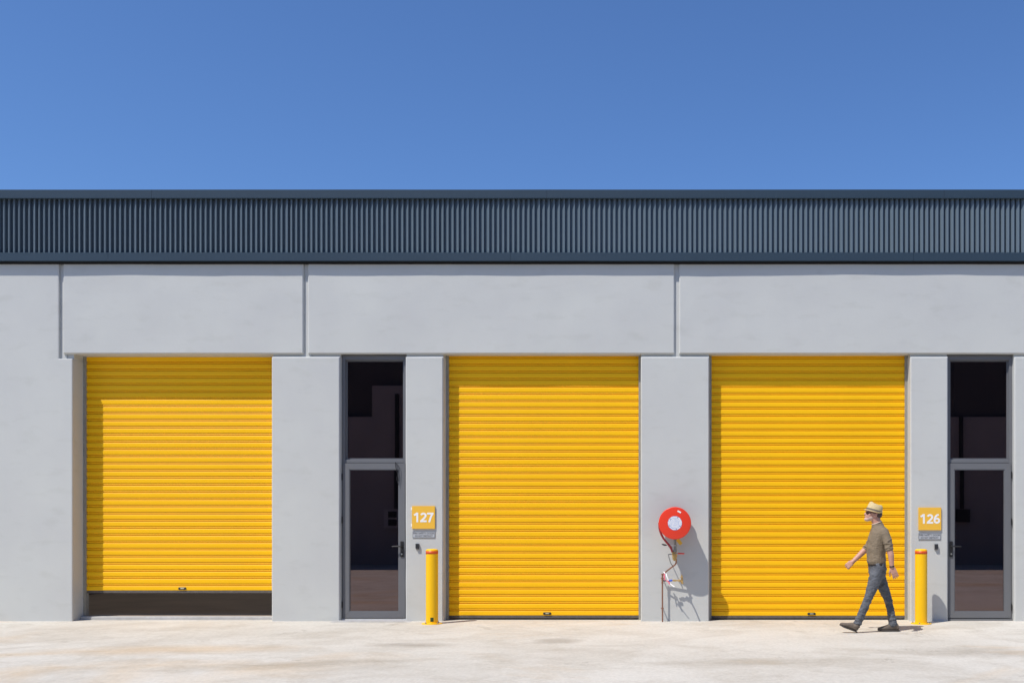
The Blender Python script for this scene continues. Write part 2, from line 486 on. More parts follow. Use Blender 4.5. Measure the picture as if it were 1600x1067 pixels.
# shell: roof, side walls and back wall keep the inside dark
HALL = 9.5
def struct_part(name, m, *boxes):
    bm = bmesh.new()
    for q in boxes: box(bm, *q)
    return obj(name, bm, m, B)
SK = (X(-60), X(440), 2.0, 7.5)
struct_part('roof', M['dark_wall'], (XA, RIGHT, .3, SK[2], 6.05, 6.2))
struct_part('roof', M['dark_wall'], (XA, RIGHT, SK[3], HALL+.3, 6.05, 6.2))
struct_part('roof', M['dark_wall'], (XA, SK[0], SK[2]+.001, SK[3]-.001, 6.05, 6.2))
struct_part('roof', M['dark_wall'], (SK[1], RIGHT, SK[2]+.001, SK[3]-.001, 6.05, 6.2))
M['added_translucent'] = bpy.data.materials.new('added_translucent_sheet'); M['added_translucent'].use_nodes = True
_n = M['added_translucent'].node_tree; _t = _n.nodes.new('ShaderNodeBsdfTranslucent'); _t.inputs[0].default_value = (.55, .52, .47, 1)
_n.links.new(_t.outputs[0], _n.nodes['Material Output'].inputs[0])
bsk = bmesh.new(); bsk.faces.new([bsk.verts.new(p_) for p_ in ((SK[0]-.05, SK[2]-.05, 6.21), (SK[1]+.05, SK[2]-.05, 6.21), (SK[1]+.05, SK[3]+.05, 6.21), (SK[0]-.05, SK[3]+.05, 6.21))])
obj('added_skylight', bsk, M['added_translucent'], B)  # unseen roof light, added to brighten the floor under the raised door
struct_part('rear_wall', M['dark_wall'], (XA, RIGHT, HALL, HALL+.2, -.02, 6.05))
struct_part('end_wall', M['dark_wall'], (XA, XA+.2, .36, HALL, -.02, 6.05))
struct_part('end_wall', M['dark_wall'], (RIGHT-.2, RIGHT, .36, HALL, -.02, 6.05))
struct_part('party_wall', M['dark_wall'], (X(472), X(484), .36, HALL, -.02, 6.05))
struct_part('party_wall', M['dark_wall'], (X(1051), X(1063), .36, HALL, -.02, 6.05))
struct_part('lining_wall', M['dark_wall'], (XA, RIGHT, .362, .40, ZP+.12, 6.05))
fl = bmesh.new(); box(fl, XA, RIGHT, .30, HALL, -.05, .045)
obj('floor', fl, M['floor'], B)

# ---- roller doors
SP = .1108
def slat_profile():
    # seen from the front: broad pan, sharp groove, small bead, sharp groove (z goes down from 0)
    return [(.019, .0), (.003, -.003), (.0, -.008), (-.001, -.040), (.0, -.068), (.003, -.0725), (.020, -.0745),
            (.020, -.0795), (.006, -.0835), (.003, -.0905), (.006, -.0975), (.020, -.1015), (.020, -.1108)]
def roller_door(px0, px1, y, zbot, px_lock, label=None, seed=0, guide=True):
    x0, x1 = X(px0)-.03, X(px1)+.03
    top = ZJ + .10
    d = bpy.data.objects.new('roller_door', None); C.objects.link(d); d.parent = B; d.empty_display_size = .1
    gz = .0 if zbot < .2 else .047
    for a, c_, e, f in ((X(px0)-.002, X(px0)+.040, X(px0)+.028, X(px0)+.040), (X(px1)-.040, X(px1)+.002, X(px1)-.040, X(px1)-.028)):
        bm = bmesh.new()      # folded channel: face and web
        prism(bm, [(a, gz), (c_, gz), (c_, ZJ+.02), (a, ZJ+.02)], y-.024, y-.010)
        box(bm, e, f, y-.0095, y+.06, gz, ZJ+.02)
        obj('side_guide', bm, M['guide'], d)
    if label: d['label'] = label
    n = 0; z = zbot + .072
    me = None
    prof_ = slat_profile()
    while z < top + SP:
        if n == 0:
            # bottom slat with folded hem
            p = [(.019, .0), (.003, -.003), (.0, -.008), (.0, -.056), (.003, -.066), (.012, -.071), (.03, -.072)]
            s = obj('slat', extrude_x(p, x0+.02, x1-.02, 1), M['yellow'], d)
        elif me is None:
            s = obj('slat', extrude_x([(a, b_) for a, b_ in prof_], x0+.02, x1-.02, 1), M['yellow'], d); me = s.data
        else:
            s = bpy.data.objects.new('slat', me); C.objects.link(s); s.parent = d
        s.location = ((0), y + random.uniform(-.0006, .0006), z if n == 0 else z)
        s.rotation_euler = (random.uniform(-.003, .003), 0, 0)
        n += 1; z += SP
    sb = bmesh.new(); box(sb, x0+.03, x1-.03, y+.004, y+.030, zbot-.036, zbot+.004, .004)
    obj('bottom_seal', sb, M['seal'], d)
    # lock: dark oval plate with a pale centre
    lx, lz = X(px_lock, y), zbot + .034
    bm = bmesh.new(); tube(bm, [(lx-.045, y-.004, lz), (lx+.045, y-.004, lz)], .020, 14, .45)
    lk = obj('lock', bm, M['lock'], d, True)
    bm = bmesh.new(); tube(bm, [(lx-.020, y-.011, lz+.001), (lx+.024, y-.011, lz+.001)], .0085, 12, .45)
    obj('lock_plate', bm, M['lock_plate'], d, True)
    return d
roller_door(113, 424.3, .30, Z(922.5, .30), 285, 'yellow roller door raised a hand above its sill', 1)
roller_door(692.5, 1001.3, .21, Z(961.5, .21), 855, 'closed yellow roller door between the number 127 pier and the hose reel', 2)
roller_door(1108.3, 1422.5, .205, Z(962, .205), 1268, 'closed yellow roller door behind the walking person', 3)
# concrete sill of the raised door
b = bmesh.new(); box(b, X(113)+.002, X(424.3)-.002, .185, .299, -.02, .050, .012)
obj('door_sill', b, M['sill'], B)
b = bmesh.new()
prism(b, [(X(519), -.001), (X(531), .013), (X(633), .013), (X(645), -.001)], -.16, -.002)
obj('threshold', b, M['sill'], B)

# ---- glazed doors
def glazed_door(pl, pr, hinge_left, label):
    y = .10
    xl, xr = X(pl)+.001, X(pr)-.001
    ztop = ZJ - .012
    zt1, zt0 = Z(717.8, y), Z(723, y)          # transom bar
    zb = .035
    J = .05
    fr = bmesh.new()
    box(fr, xl, xl+J, y-.012, y+.10, .003, ztop, .003)
    box(fr, xr-J, xr, y-.012, y+.10, .003, ztop, .003)
    box(fr, xl+J, xr-J, y-.012, y+.10, ztop-.065, ztop-.001, .003)
    box(fr, xl+J, xr-J, y-.010, y+.10, zt0, zt1, .004)
    F = obj('door_frame', fr, M['alu'], B)
    bd = bmesh.new()
    t = .022
    gx0, gx1, gz0, gz1 = xl+J, xr-J, zt1, ztop-.065
    for q in ((gx0, gx0+t, gz0, gz1), (gx1-t, gx1, gz0, gz1), (gx0+t, gx1-t, gz1-t, gz1), (gx0+t, gx1-t, gz0, gz0+t)):
        box(bd, q[0], q[1], y+.030, y+.062, q[2]+.0005, q[3]-.0005)
    obj('glazing_bead', bd, M['alu'], F)
    gb = bmesh.new(); box(gb, gx0+.012, gx1-.012, y+.046, y+.054, gz0+.012, gz1-.012)
    obj('glass_pane', gb, M['glass'], F)
    sl = bmesh.new(); box(sl, xl+.003, xr-.003, y-.03, y+.10, .0, .030, .003)
    obj('door_sill', sl, M['alu_light'] if hinge_left else M['alu'], F)
    # the leaf
    lx0, lx1, lz0, lz1 = xl+.020, xr-.026, .042, zt0-.006
    S = .095
    lf = bmesh.new()
    A = (lx0, lx1, lz0, lz1)
    # four mitred members
    def member(poly): prism(lf, poly, y-.026, y+.022, .0025)
    member([(lx0, lz0), (lx0+S, lz0+S), (lx0+S, lz1-S), (lx0, lz1)])
    member([(lx1, lz0), (lx1, lz1), (lx1-S, lz1-S), (lx1-S, lz0+S)])
    member([(lx0, lz1), (lx0+S, lz1-S), (lx1-S, lz1-S), (lx1, lz1)])
    member([(lx0, lz0), (lx1, lz0), (lx1-S, lz0+S), (lx0+S, lz0+S)])
    D = obj('glazed_door', lf, M['alu'], B)
    D['label'] = label
    pb = bmesh.new(); box(pb, lx0+S-.008, lx1-S+.008, y-.004, y+.004, lz0+S-.008, lz1-S+.008)
    obj('glass_pane', pb, M['glass'], D)
    bb = bmesh.new(); t = .011
    q0, q1, r0, r1 = lx0+S, lx1-S, lz0+S, lz1-S
    for q in ((q0+.0005, q0+t, r0+.0005, r1-.0005), (q1-t, q1-.0005, r0+.0005, r1-.0005), (q0+t, q1-t, r1-t, r1-.0005), (q0+t, q1-t, r0+.0005, r0+t)):
        box(bb, q[0], q[1], y-.018, y-.0045, q[2], q[3])
    obj('glazing_bead', bb, M['alu'], D)
    hx = lx1-.045 if hinge_left else lx0+.045
    sgn = -1 if hinge_left else 1
    hb = bmesh.new()
    zc = Z(858, y)
    box(hb, hx-.024, hx+.024, y-.040, y-.0262, zc-.115, zc+.125, .006)
    obj('handle_plate', hb, M['black'], D)
    hb = bmesh.new()
    zl = Z(853, y)
    tube(hb, [(hx, y-.03, zl), (hx, y-.085, zl)], .013, 12, dome=False)
    tube(hb, smooth_path([(hx, y-.085, zl), (hx+sgn*.05, y-.088, zl), (hx+sgn*.135, y-.080, zl-.004)], 4), .011, 12)
    obj('lever_handle', hb, M['black'], D, True)
    hb = bmesh.new(); lathe(hb, [(.0001, 0), (.014, 0), (.014, .008), (.011, .012), (.0001, .012)], 14, Matrix.Translation((hx, y-.040, zc-.07)) @ Matrix.Rotation(math.radians(90), 4, 'X'))
    obj('key_cylinder', hb, M['steel'], D)
    for pz in ((745, 812, 944) if hinge_left else (742, 815, 948)):
        hb = bmesh.new(); kx = lx0-.008 if hinge_left else lx1+.010
        tube(hb, [(kx, y-.030, Z(pz, y)-.05), (kx, y-.030, Z(pz, y)+.05)], .0085, 10, dome=False)
        obj('hinge', hb, M['black'], D)
    return D, F, (lx0, lx1, lz0, lz1, y)
D127, F127, g127 = glazed_door(531, 633.6, True, 'glazed door left of the number 127 sign with its lever on the right')
D126, F126, g126 = glazed_door(1481.3, 1585, False, 'glazed door right of the number 126 sign with its lever on the left')
# loose cord hanging at the head of the 127 door
yk = .06
b = bmesh.new()
tube(b, smooth_path([(X(617.8, yk), yk, Z(722, yk)), (X(619, yk), yk-.012, Z(731, yk)), (X(621.8, yk), yk-.012, Z(740, yk)), (X(620.5, yk), yk-.012, Z(748, yk)), (X(623, yk), yk-.01, Z(757, yk))], 5), .0055, 8)
tube(b, smooth_path([(X(618, yk), yk, Z(723, yk)), (X(623.4, yk), yk-.012, Z(729, yk)), (X(623.8, yk), yk-.012, Z(742, yk)), (X(622.8, yk), yk-.012, Z(752, yk))], 5), .004, 8)
obj('retaining_cord', b, M['black'], D127, True)

# ------------------------------------------------------------------ signs and readers on the piers
def ribbon(bm, pts, w, y, t=.0012):
    """flat stroke of constant width through (x,z) points, squared ends"""
    P2 = [Vector((a, b_)) for a, b_ in pts]; Lf, Rt_ = [], []
    for k, p_ in enumerate(P2):
        d0 = (P2[k]-P2[k-1]).normalized() if k else None
        d1 = (P2[k+1]-P2[k]).normalized() if k < len(P2)-1 else None
        if d0 is None: n_ = Vector((-d1.y, d1.x)); m_ = 1
        elif d1 is None: n_ = Vector((-d0.y, d0.x)); m_ = 1
        else:
            n0 = Vector((-d0.y, d0.x)); n1 = Vector((-d1.y, d1.x)); n_ = (n0+n1).normalized(); m_ = 1/max(.45, n_.dot(n0))
        Lf.append(p_ + n_*w/2*m_); Rt_.append(p_ - n_*w/2*m_)
    fl = [bm.verts.new((v.x, y-t, v.y)) for v in Lf]; fr = [bm.verts.new((v.x, y-t, v.y)) for v in Rt_]
    bl = [bm.verts.new((v.x, y, v.y)) for v in Lf]; br = [bm.verts.new((v.x, y, v.y)) for v in Rt_]
    for k in range(len(P2)-1):
        bm.faces.new((fl[k], fl[k+1], fr[k+1], fr[k])); bm.faces.new((bl[k], br[k], br[k+1], bl[k+1]))
        bm.faces.new((fl[k], bl[k], bl[k+1], fl[k+1])); bm.faces.new((fr[k], fr[k+1], br[k+1], br[k]))
    bm.faces.new((fl[0], fr[0], br[0], bl[0])); bm.faces.new((fl[-1], bl[-1], br[-1], fr[-1]))
def arc(cx_, cz_, rx, rz, a0, a1, n=12):
    return [(cx_ + rx*math.cos(math.radians(a0+(a1-a0)*k/n)), cz_ + rz*math.sin(math.radians(a0+(a1-a0)*k/n))) for k in range(n+1)]
DIGIT = {   # strokes in a cell 0.66 wide, 1 high, stroke width about .2
    '1': [[(.36, 0), (.36, 1.0)], [(.06, .74), (.20, .80), (.34, .955)]],
    '2': [arc(.32, .69, .21, .21, 165, -20, 12) + [(.42, .46), (.12, .13)], [(.03, .10), (.62, .10)]],
    '7': [[(.03, .90), (.62, .90)], [(.51, .86), (.38, .56), (.22, 0)]],
    '6': [arc(.33, .315, .215, .215, 0, 360, 24), [(.50, .93), (.34, .88), (.20, .72), (.125, .48), (.115, .30)]],
}
def number_sign(px0, px1, py0, py1, num, label, tabs):
    x0, x1, z0, z1 = X(px0), X(px1), Z(py1), Z(py0)
    bm = bmesh.new(); box(bm, x0, x1, -.022, -.003, z0, z1, .002)
    o = tag(obj('number_sign', bm, M['sign']), label, 'sign', 'unit number signs')
    H = (z1-z0)*.42; cell = (x1-x0)*.298
    for k, ch in enumerate(num):
        bm = bmesh.new()
        for e, st_ in enumerate(DIGIT[ch]):
            ribbon(bm, [(a*H*1.14, b_*H) for a, b_ in st_], .195*H, -.0222 - .0004*e)
        nd = obj('numeral', bm, M['white'], o)
        nd.location = (x0 + (x1-x0)*.075 + k*cell + (-.008 if k else -.004), 0, z0 + (z1-z0)*.29)
    if tabs:
        for pz in (794.5, 820):
            t = bmesh.new(); box(t, x0-.022, x0+.01, -.0027, -.001+.004*0, Z(pz)-.022, Z(pz)+.022)
            obj('adhesive_tab', t, M['white'], o)
    return o
number_sign(644.2, 680, 790.2, 825.8, '127', 'square amber sign with white number 127 beside the left glazed door', True)
number_sign(1434.6, 1470.2, 792.6, 828, '126', 'square amber sign with white number 126 beside the right glazed door', False)
def notice(px0, px1, py0, py1, label):
    x0, x1, z0, z1 = X(px0), X(px1), Z(py1), Z(py0)
    bm = bmesh.new(); box(bm, x0, x1, -.009, -.002, z0, z1, .001)
    o = tag(obj('notice_plate', bm, M['plate']), label, 'sign', 'fire safety notices')
    cz = (z0+z1)/2; cx_ = (x0+x1)/2; h = z1-z0
    text_mesh('lettering', 'FIRE SAFETY DOOR', h*.40, M['ink'], o, cx_, -.0095, cz+h*.2, width=(x1-x0)*.92, bold=.0008, thick=.0006)
    text_mesh('lettering', 'DO NOT OBSTRUCT', h*.36, M['ink'], o, cx_, -.0095, cz-h*.2, width=(x1-x0)*.78, bold=.0006, thick=.0006)
    e = bmesh.new(); t = .005
    for q in ((x0+.003, x1-.003, z0+.003, z0+.003+t), (x0+.003, x1-.003, z1-.003-t, z1-.003), (x0+.003, x0+.003+t, z0+.003+t, z1-.003-t), (x1-.003-t, x1-.003, z0+.003+t, z1-.003-t)):
        box(e, q[0], q[1], -.0098, -.0088, q[2], q[3])
    obj('border', e, M['ink'], o)
    return o
notice(644.8, 680, 829.5, 840, 'small grey fire safety notice on the pier beside the left glazed door')
notice(1434.8, 1470, 832.3, 842.8, 'small grey fire safety notice on the pier right of the walking person')
def reader(px, py, label):
    x, z = X(px), Z(py)
    bm = bmesh.new(); box(bm, x-.026, x+.026, -.012, -.002, z-.046, z+.042, .003)
    o = tag(obj('card_reader', bm, M['reader_light']), label, 'card reader', 'access card readers')
    c = bmesh.new(); box(c, x-.025, x+.025, -.040, -.0115, z-.032, z+.043, .007)
    k = obj('reader_cover', c, M['reader'], o)
    c = bmesh.new(); box(c, x-.004, x+.004, -.0415, -.0395, z+.024, z+.028)
    obj('indicator', c, M['ink'], o)
reader(652.6, 853.3, 'small dark card reader beside the left glazed door')
reader(1462.4, 854, 'small dark card reader on the pier right of the walking person')

# ------------------------------------------------------------------ bollards
def bollard(px, label, sticker, rz):
    y = -.39
    o = empty('bollard', (X(px, y), y, 0)); o.rotation_euler.z = rz
    tag(o, label, 'bollard', 'yellow bollards by the unit piers')
    r = .0885
    bm = bmesh.new(); lathe(bm, [(r, .010), (r, .03), (r, .3), (r, .7), (r, 1.06), (r, 1.078), (r, 1.086), (r-.004, 1.094), (r-.014, 1.101), (r-.05, 1.106), (.0005, 1.108)], 48)
    post = obj('post', bm, M['bollard'], o, True)
    bm = bmesh.new()
    n = 48
    for zz in ((1.032, 1.076),):
        lathe(bm, [(r+.0008, zz[0]), (r+.0013, zz[0]), (r+.0013, zz[1]), (r+.0008, zz[1])], n)
    obj('reflective_band', bm, M['red_band'], o, True)
    bm = bmesh.new(); lathe(bm, [(.150, .0), (.150, .009), (.147, .012), (.0005, .012)], 48)
    obj('base_plate', bm, M['bollard'], o)
    bm = bmesh.new(); lathe(bm, [(r+.010, .012), (r+.004, .020), (r, .024), (r-.01, .024)], 40)
    obj('weld_bead', bm, M['bollard'], o, True)
    for k in range(4):
        a = math.radians(45+90*k)
        bm = bmesh.new()
        T = Matrix.Translation((.121*math.cos(a), .121*math.sin(a), .0125))
        lathe(bm, [(.013, 0), (.013, .010), (.011, .012), (.0055, .0121), (.0055, .022), (.0001, .022)], 6, T)
        obj('anchor_bolt', bm, M['steel'], o)
    if sticker:
        bm = bmesh.new()
        for i in range(6):
            a0 = math.radians(-92 - rz*57.3 + 5*i); a1 = math.radians(-92 - rz*57.3 + 5*(i+1)); R = r+.0012
            f = [bm.verts.new((R*math.cos(a), R*math.sin(a), z)) for a, z in ((a0, .04), (a1, .04), (a1, .10), (a0, .10))]
            bm.faces.new(f)
        obj('sticker', bm, M['sticker'], o)
    return o
bollard(675, 'yellow bollard with red band by the left glazed door, sticker near its foot', True, .2)
bollard(1439.2, 'yellow bollard with red band just right of the walking person', False, .35)

# ------------------------------------------------------------------ fire hose reel
hx, hz = X(1054.5, -.39), Z(817, -.39)
R_ = empty('fire_hose_reel', (hx, 0, 0))
tag(R_, 'round red fire hose reel with copper pipe on the pier between two roller doors', 'hose reel')
RY = Matrix.Rotation(math.radians(90), 4, 'X')       # lathe axis z -> -y
def LX(px, y=-.2): return X(px, y) - hx
def LZ(py, y=-.2): return Z(py, y)
Tc = Matrix.Translation((0, 0, hz)) @ RY
r = .24
bm = bmesh.new(); lathe(bm, [(.0005, .392), (r-.010, .392), (r-.003, .390), (r, .384), (r, .374), (r-.004, .370), (.0005, .368)], 64, Tc)
obj('front_disc', bm, M['red'], R_, True)
bm = bmesh.new(); lathe(bm, [(.0005, .104), (r-.004, .104), (r, .100), (r, .092), (r-.003, .088), (.0005, .086)], 64, Tc)
obj('rear_disc', bm, M['red'], R_, True)
bm = bmesh.new()
for row in range(8):
    yy = .12 + row*.0335
    lathe(bm, [(.19, yy-.0155), (.213, yy-.0145), (.221, yy-.008), (.223, yy), (.221, yy+.008), (.213, yy+.0145), (.19, yy+.0155)], 56, Tc)
obj('coiled_hose', bm, M['hose'], R_, True)
bm = bmesh.new(); lathe(bm, [(.0005, .3935), (.104, .3935), (.105, .3925), (.0005, .3921)], 48, Matrix.Translation((0, 0, 0)) @ RY)
lab = obj('disc_label', bm, M['disc_label'], R_); lab.location = (0, 0, hz)
for k, a in enumerate((65, 140, 205, 285, 330)):
    bm = bmesh.new(); a = math.radians(a)
    T = Matrix.Translation((.090*math.cos(a), 0, hz+.090*math.sin(a))) @ RY
    lathe(bm, [(.0001, .392), (.006, .392), (.006, .396), (.0001, .397)], 8, T)
    obj('rivet', bm, M['ink'], R_)
bm = bmesh.new(); box(bm, -.028, .028, -.0004, .0004, -.011, .011)
st = obj('sticker', bm, M['white'], R_); st.location = (LX(1061.3, -.392), -.3932, Z(799.2, -.392)); st.rotation_euler = (0, math.radians(28), 0)
bm = bmesh.new(); lathe(bm, [(.05, -.001), (.05, .012), (.028, .013), (.028, .088), (.0005, .088)], 24, Tc)
box(bm, -.06, .06, -.012, .0, hz-.19, hz+.16, .003)
obj('wall_bracket', bm, M['red'], R_)
# hose leaving the drum, down to the nozzle clip
bm = bmesh.new()
tube(bm, smooth_path([(LX(1030, -.34), -.34, Z(817, -.34)), (LX(1030.8, -.34), -.34, Z(827, -.34)), (LX(1035, -.32), -.32, Z(838, -.32)), (LX(1041.5, -.28), -.28, Z(847, -.28)), (LX(1047.5, -.25), -.25, Z(854, -.25)), (LX(1050.5, -.23), -.23, Z(862, -.23))], 6), .0155, 12)
obj('hose_tail', bm, M['hose'], R_, True)
# stop valve column under the drum
bm = bmesh.new()
def vcol(px, segs, y):
    for (p0, p1, rr) in segs:
        lathe(bm, [(.0005, Z(p1, y)), (rr, Z(p1, y)+.001), (rr, Z(p0, y)-.001), (.0005, Z(p0, y))], 14, Matrix.Translation((LX(px, y), y, 0)))
vcol(1055, [(840, 845, .025), (845, 851, .018), (851, 853.5, .028), (853.5, 858, .022), (858, 862, .029)], -.22)
obj('stop_valve', bm, M['steel'], R_)
bm = bmesh.new()
vcol(1054.5, [(862, 865, .026), (865, 870, .034), (870, 873, .027), (873, 876, .022)], -.22)
tube(bm, [(LX(1051.5, -.24), -.24, LZ(863, -.24)), (LX(1052.5, -.24), -.24, LZ(873, -.24))], .017, 12)
obj('valve_body', bm, M['brass'], R_)
bm = bmesh.new(); tube(bm, [(LX(1055, -.25), -.25, LZ(864.3, -.25)), (LX(1059.5, -.25), -.25, LZ(864.2, -.25))], .006, 8)
obj('valve_spindle', bm, M['steel'], R_)
bm = bmesh.new(); tube(bm, [(LX(1059.5, -.25), -.25, LZ(864.2, -.25)), (LX(1068.5, -.25), -.25, LZ(864.5, -.25))], .0105, 10, .5)
obj('valve_lever', bm, M['red'], R_, True)
bm = bmesh.new(); tube(bm, [(LX(1046, -.26), -.26, LZ(852, -.26)), (LX(1041, -.26), -.26, LZ(851.4, -.26))], .004, 8)
tube(bm, [(LX(1056, -.26), -.26, LZ(852, -.26)), (LX(1046, -.26), -.26, LZ(852, -.26))], .004, 8)
obj('nozzle_arm', bm, M['white'], R_, True)
bm = bmesh.new(); tube(bm, [(LX(1041, -.26), -.26, LZ(851.4, -.26)), (LX(1038, -.26), -.26, LZ(850.9, -.26)), (LX(1034.8, -.26), -.26, LZ(850, -.26))], [.009, .013, .009], 12)
obj('nozzle', bm, M['black'], R_, True)
bm = bmesh.new()
tube(bm, smooth_path([(LX(1053, -.2), -.2, LZ(866, -.2)), (LX(1046, -.2), -.2, LZ(865.5, -.2)), (LX(1044.6, -.2), -.2, LZ(867, -.2)), (LX(1047.5, -.2), -.2, LZ(878, -.2)), (LX(1050.5, -.16), -.16, LZ(883, -.16)), (LX(1051, -.0), -.0, LZ(884, -.0))], 4), .0065, 8)
obj('wire_bracket', bm, M['steel'], R_, True)
bm = bmesh.new(); box(bm, -.026, .026, -.0015, .0015, -.05, .045)
tg = obj('yellow_tag', bm, M['tag_yellow'], R_); tg.location = (LX(1061.3, -.28), -.28, LZ(846, -.28)); tg.rotation_euler = (.1, math.radians(-38), .1)
# copper supply pipe
YP = -.10
bm = bmesh.new()
pts = [(LX(1056.5, -.20), -.20, LZ(874, -.20)), (LX(1056.3, -.19), -.19, LZ(879, -.19)), (LX(1054, -.18), -.18, LZ(882.3, -.18)), (LX(1046, -.145), -.145, LZ(888.5, -.145)), (LX(1038.5, -.11), -.11, LZ(894.5, -.11)), (LX(1035.4, YP), YP, LZ(898.5, YP)), (LX(1035, YP), YP, LZ(905, YP)), (LX(1035, YP), YP, LZ(930, YP)), (LX(1035, YP), YP, .35), (LX(1035.2, YP), YP, .02), (LX(1035.2, YP), YP, -.05)]
tube(bm, smooth_path(pts, 5), .0115, 12)
obj('copper_pipe', bm, M['copper'], R_, True)
bm = bmesh.new()
for pz in (897, 905.5, 910):
    lathe(bm, [(.012, Z(pz, YP)-.014), (.0165, Z(pz, YP)-.012), (.0165, Z(pz, YP)+.012), (.012, Z(pz, YP)+.014)], 14, Matrix.Translation((LX(1035, YP), YP, 0)))
obj('pipe_joint', bm, M['copper'], R_)
for zc in (Z(903, YP), Z(950, YP)):
    bm = bmesh.new(); box(bm, LX(1035, YP)-.022, LX(1035, YP)+.022, YP-.004, YP+.004, zc-.008, zc+.008, .002)
    box(bm, LX(1035, YP)-.006, LX(1035, YP)+.006, YP+.0045, .0, zc-.006, zc+.006)
    obj('pipe_clip', bm, M['copper'], R_)
# side outlet with backflow tap
YO = -.13
bm = bmesh.new()
tube(bm, [(LX(1036, YP), YP, LZ(907, YP)), (LX(1043.5, YO), YO, LZ(906.8, YO))], .0085, 10)
obj('outlet_pipe', bm, M['black'], R_, True)
bm = bmesh.new(); tube(bm, [(LX(1044.3, YO-.03), YO-.03, LZ(906.8, YO)), (LX(1049.5, YO-.03), YO-.03, LZ(906.3, YO))], .0145, 12)
obj('blue_handle', bm, M['tag_blue'], R_, True)
bm = bmesh.new()
for a, c_, rr in ((1048.5, 1052.5, .010), (1052, 1056, .015), (1055.5, 1060.5, .011), (1060, 1062.5, .019), (1062, 1066.5, .013)):
    tube(bm, [(LX(a, YO), YO, LZ(906.5, YO)), (LX(c_, YO), YO, LZ(906.5, YO))], rr, 12, dome=False)
tube(bm, [(LX(1065.5, YO), YO, LZ(909.5, YO)), (LX(1065.8, YO), YO, LZ(903, YO)), (LX(1065, YO-.02), YO-.02, LZ(898, YO))], [.020, .013, .007], 12)
tube(bm, [(LX(1062.5, YO-.02), YO-.02, LZ(902, YO)), (LX(1066.5, YO-.02), YO-.02, LZ(899.5, YO))], .006, 8)
tube(bm, smooth_path([(LX(1065, YO), YO, LZ(908, YO)), (LX(1066.5, -.2), -.2, LZ(909, -.2)), (LX(1066.8, -.26), -.26, LZ(911, -.26))], 4), .011, 10)
obj('brass_tap', bm, M['brass'], R_)
def strip(name, pts_px, y, w, m):
    bm = bmesh.new(); pts3 = smooth_path([(LX(a, y+d), y+d, LZ(c_, y+d)) for a, c_, d in pts_px], 4)
    tube(bm, pts3, w, 8, .12)
    return obj(name, bm, m, R_, True)
strip('paper_tag', [(1040.8, 896.5, 0), (1042.2, 901, -.02), (1044.4, 906, -.03)], -.16, .009, M['white'])
strip('paper_tag', [(1045.5, 909.5, 0), (1049, 913, -.02), (1053.5, 916, -.05)], -.17, .007, M['white'])
strip('pink_tag', [(1038.6, 895, 0), (1038, 899, -.02), (1038.6, 905.5, -.03)], -.15, .010, M['tag_pink'])
strip('pink_tag', [(1041.5, 907, 0), (1044, 907.8, -.02), (1046, 911.5, -.03)], -.16, .010, M['tag_pink'])
strip('paper_tag', [(1037.2, 893.4, 0), (1038.8, 895, -.01)], -.15, .009, M['white'])

exec_person = True
# ------------------------------------------------------------------ walking person
PY = -1.49
def P(px, py, dy=0.0):
    k = (CAM_D + PY) / FPX
    return Vector(((px - CX)*k, PY + dy, CAM_H + (HY - py)*k))
M['skin'] = mat('skin', (.56, .30, .22), .55, .12, 18, bump=.15, bscale=120)
M['jumper'] = mat('olive_brown_knit', (.225, .176, .118), .9, .16, 7, bump=.8, bscale=42, bdist=.012, stretch=(1, 1, 1.6))
M['jeans'] = mat('faded_grey_denim', (.135, .143, .160), .85, col2=(.065, .070, .082), vscale=9, bump=.9, bscale=30, bdist=.012, stretch=(.8, .8, 1.6))
M['suede'] = mat('taupe_suede', (.17, .135, .105), .85, .3, 14, bump=.3, bscale=80)
M['sole'] = mat('dark_sole', (.06, .05, .045), .8, .3, 20)
M['straw'] = mat('straw', (.66, .52, .27), .75, .18, 30, bump=.5, bscale=220)
M['band'] = mat('grey_hat_band', (.17, .145, .125), .8, .2, 30)
M['lens'] = mat('brown_lens', (.035, .012, .008), .15, .1, 20)
M['whisker'] = mat('white_beard', (.60, .46, .39), .9, col2=(.54, .35, .28), vscale=45, bump=.6, bscale=160)
M['hair'] = mat('dark_grey_hair', (.09, .06, .05), .8, .3, 80)

person = empty('person', P(1385, 987))
tag(person, 'person in straw hat, brown jumper and grey jeans walking left past a roller door', 'person')
ORG = person.location.copy()
def q(px, py, dy=0.0): return P(px, py, dy) - ORG

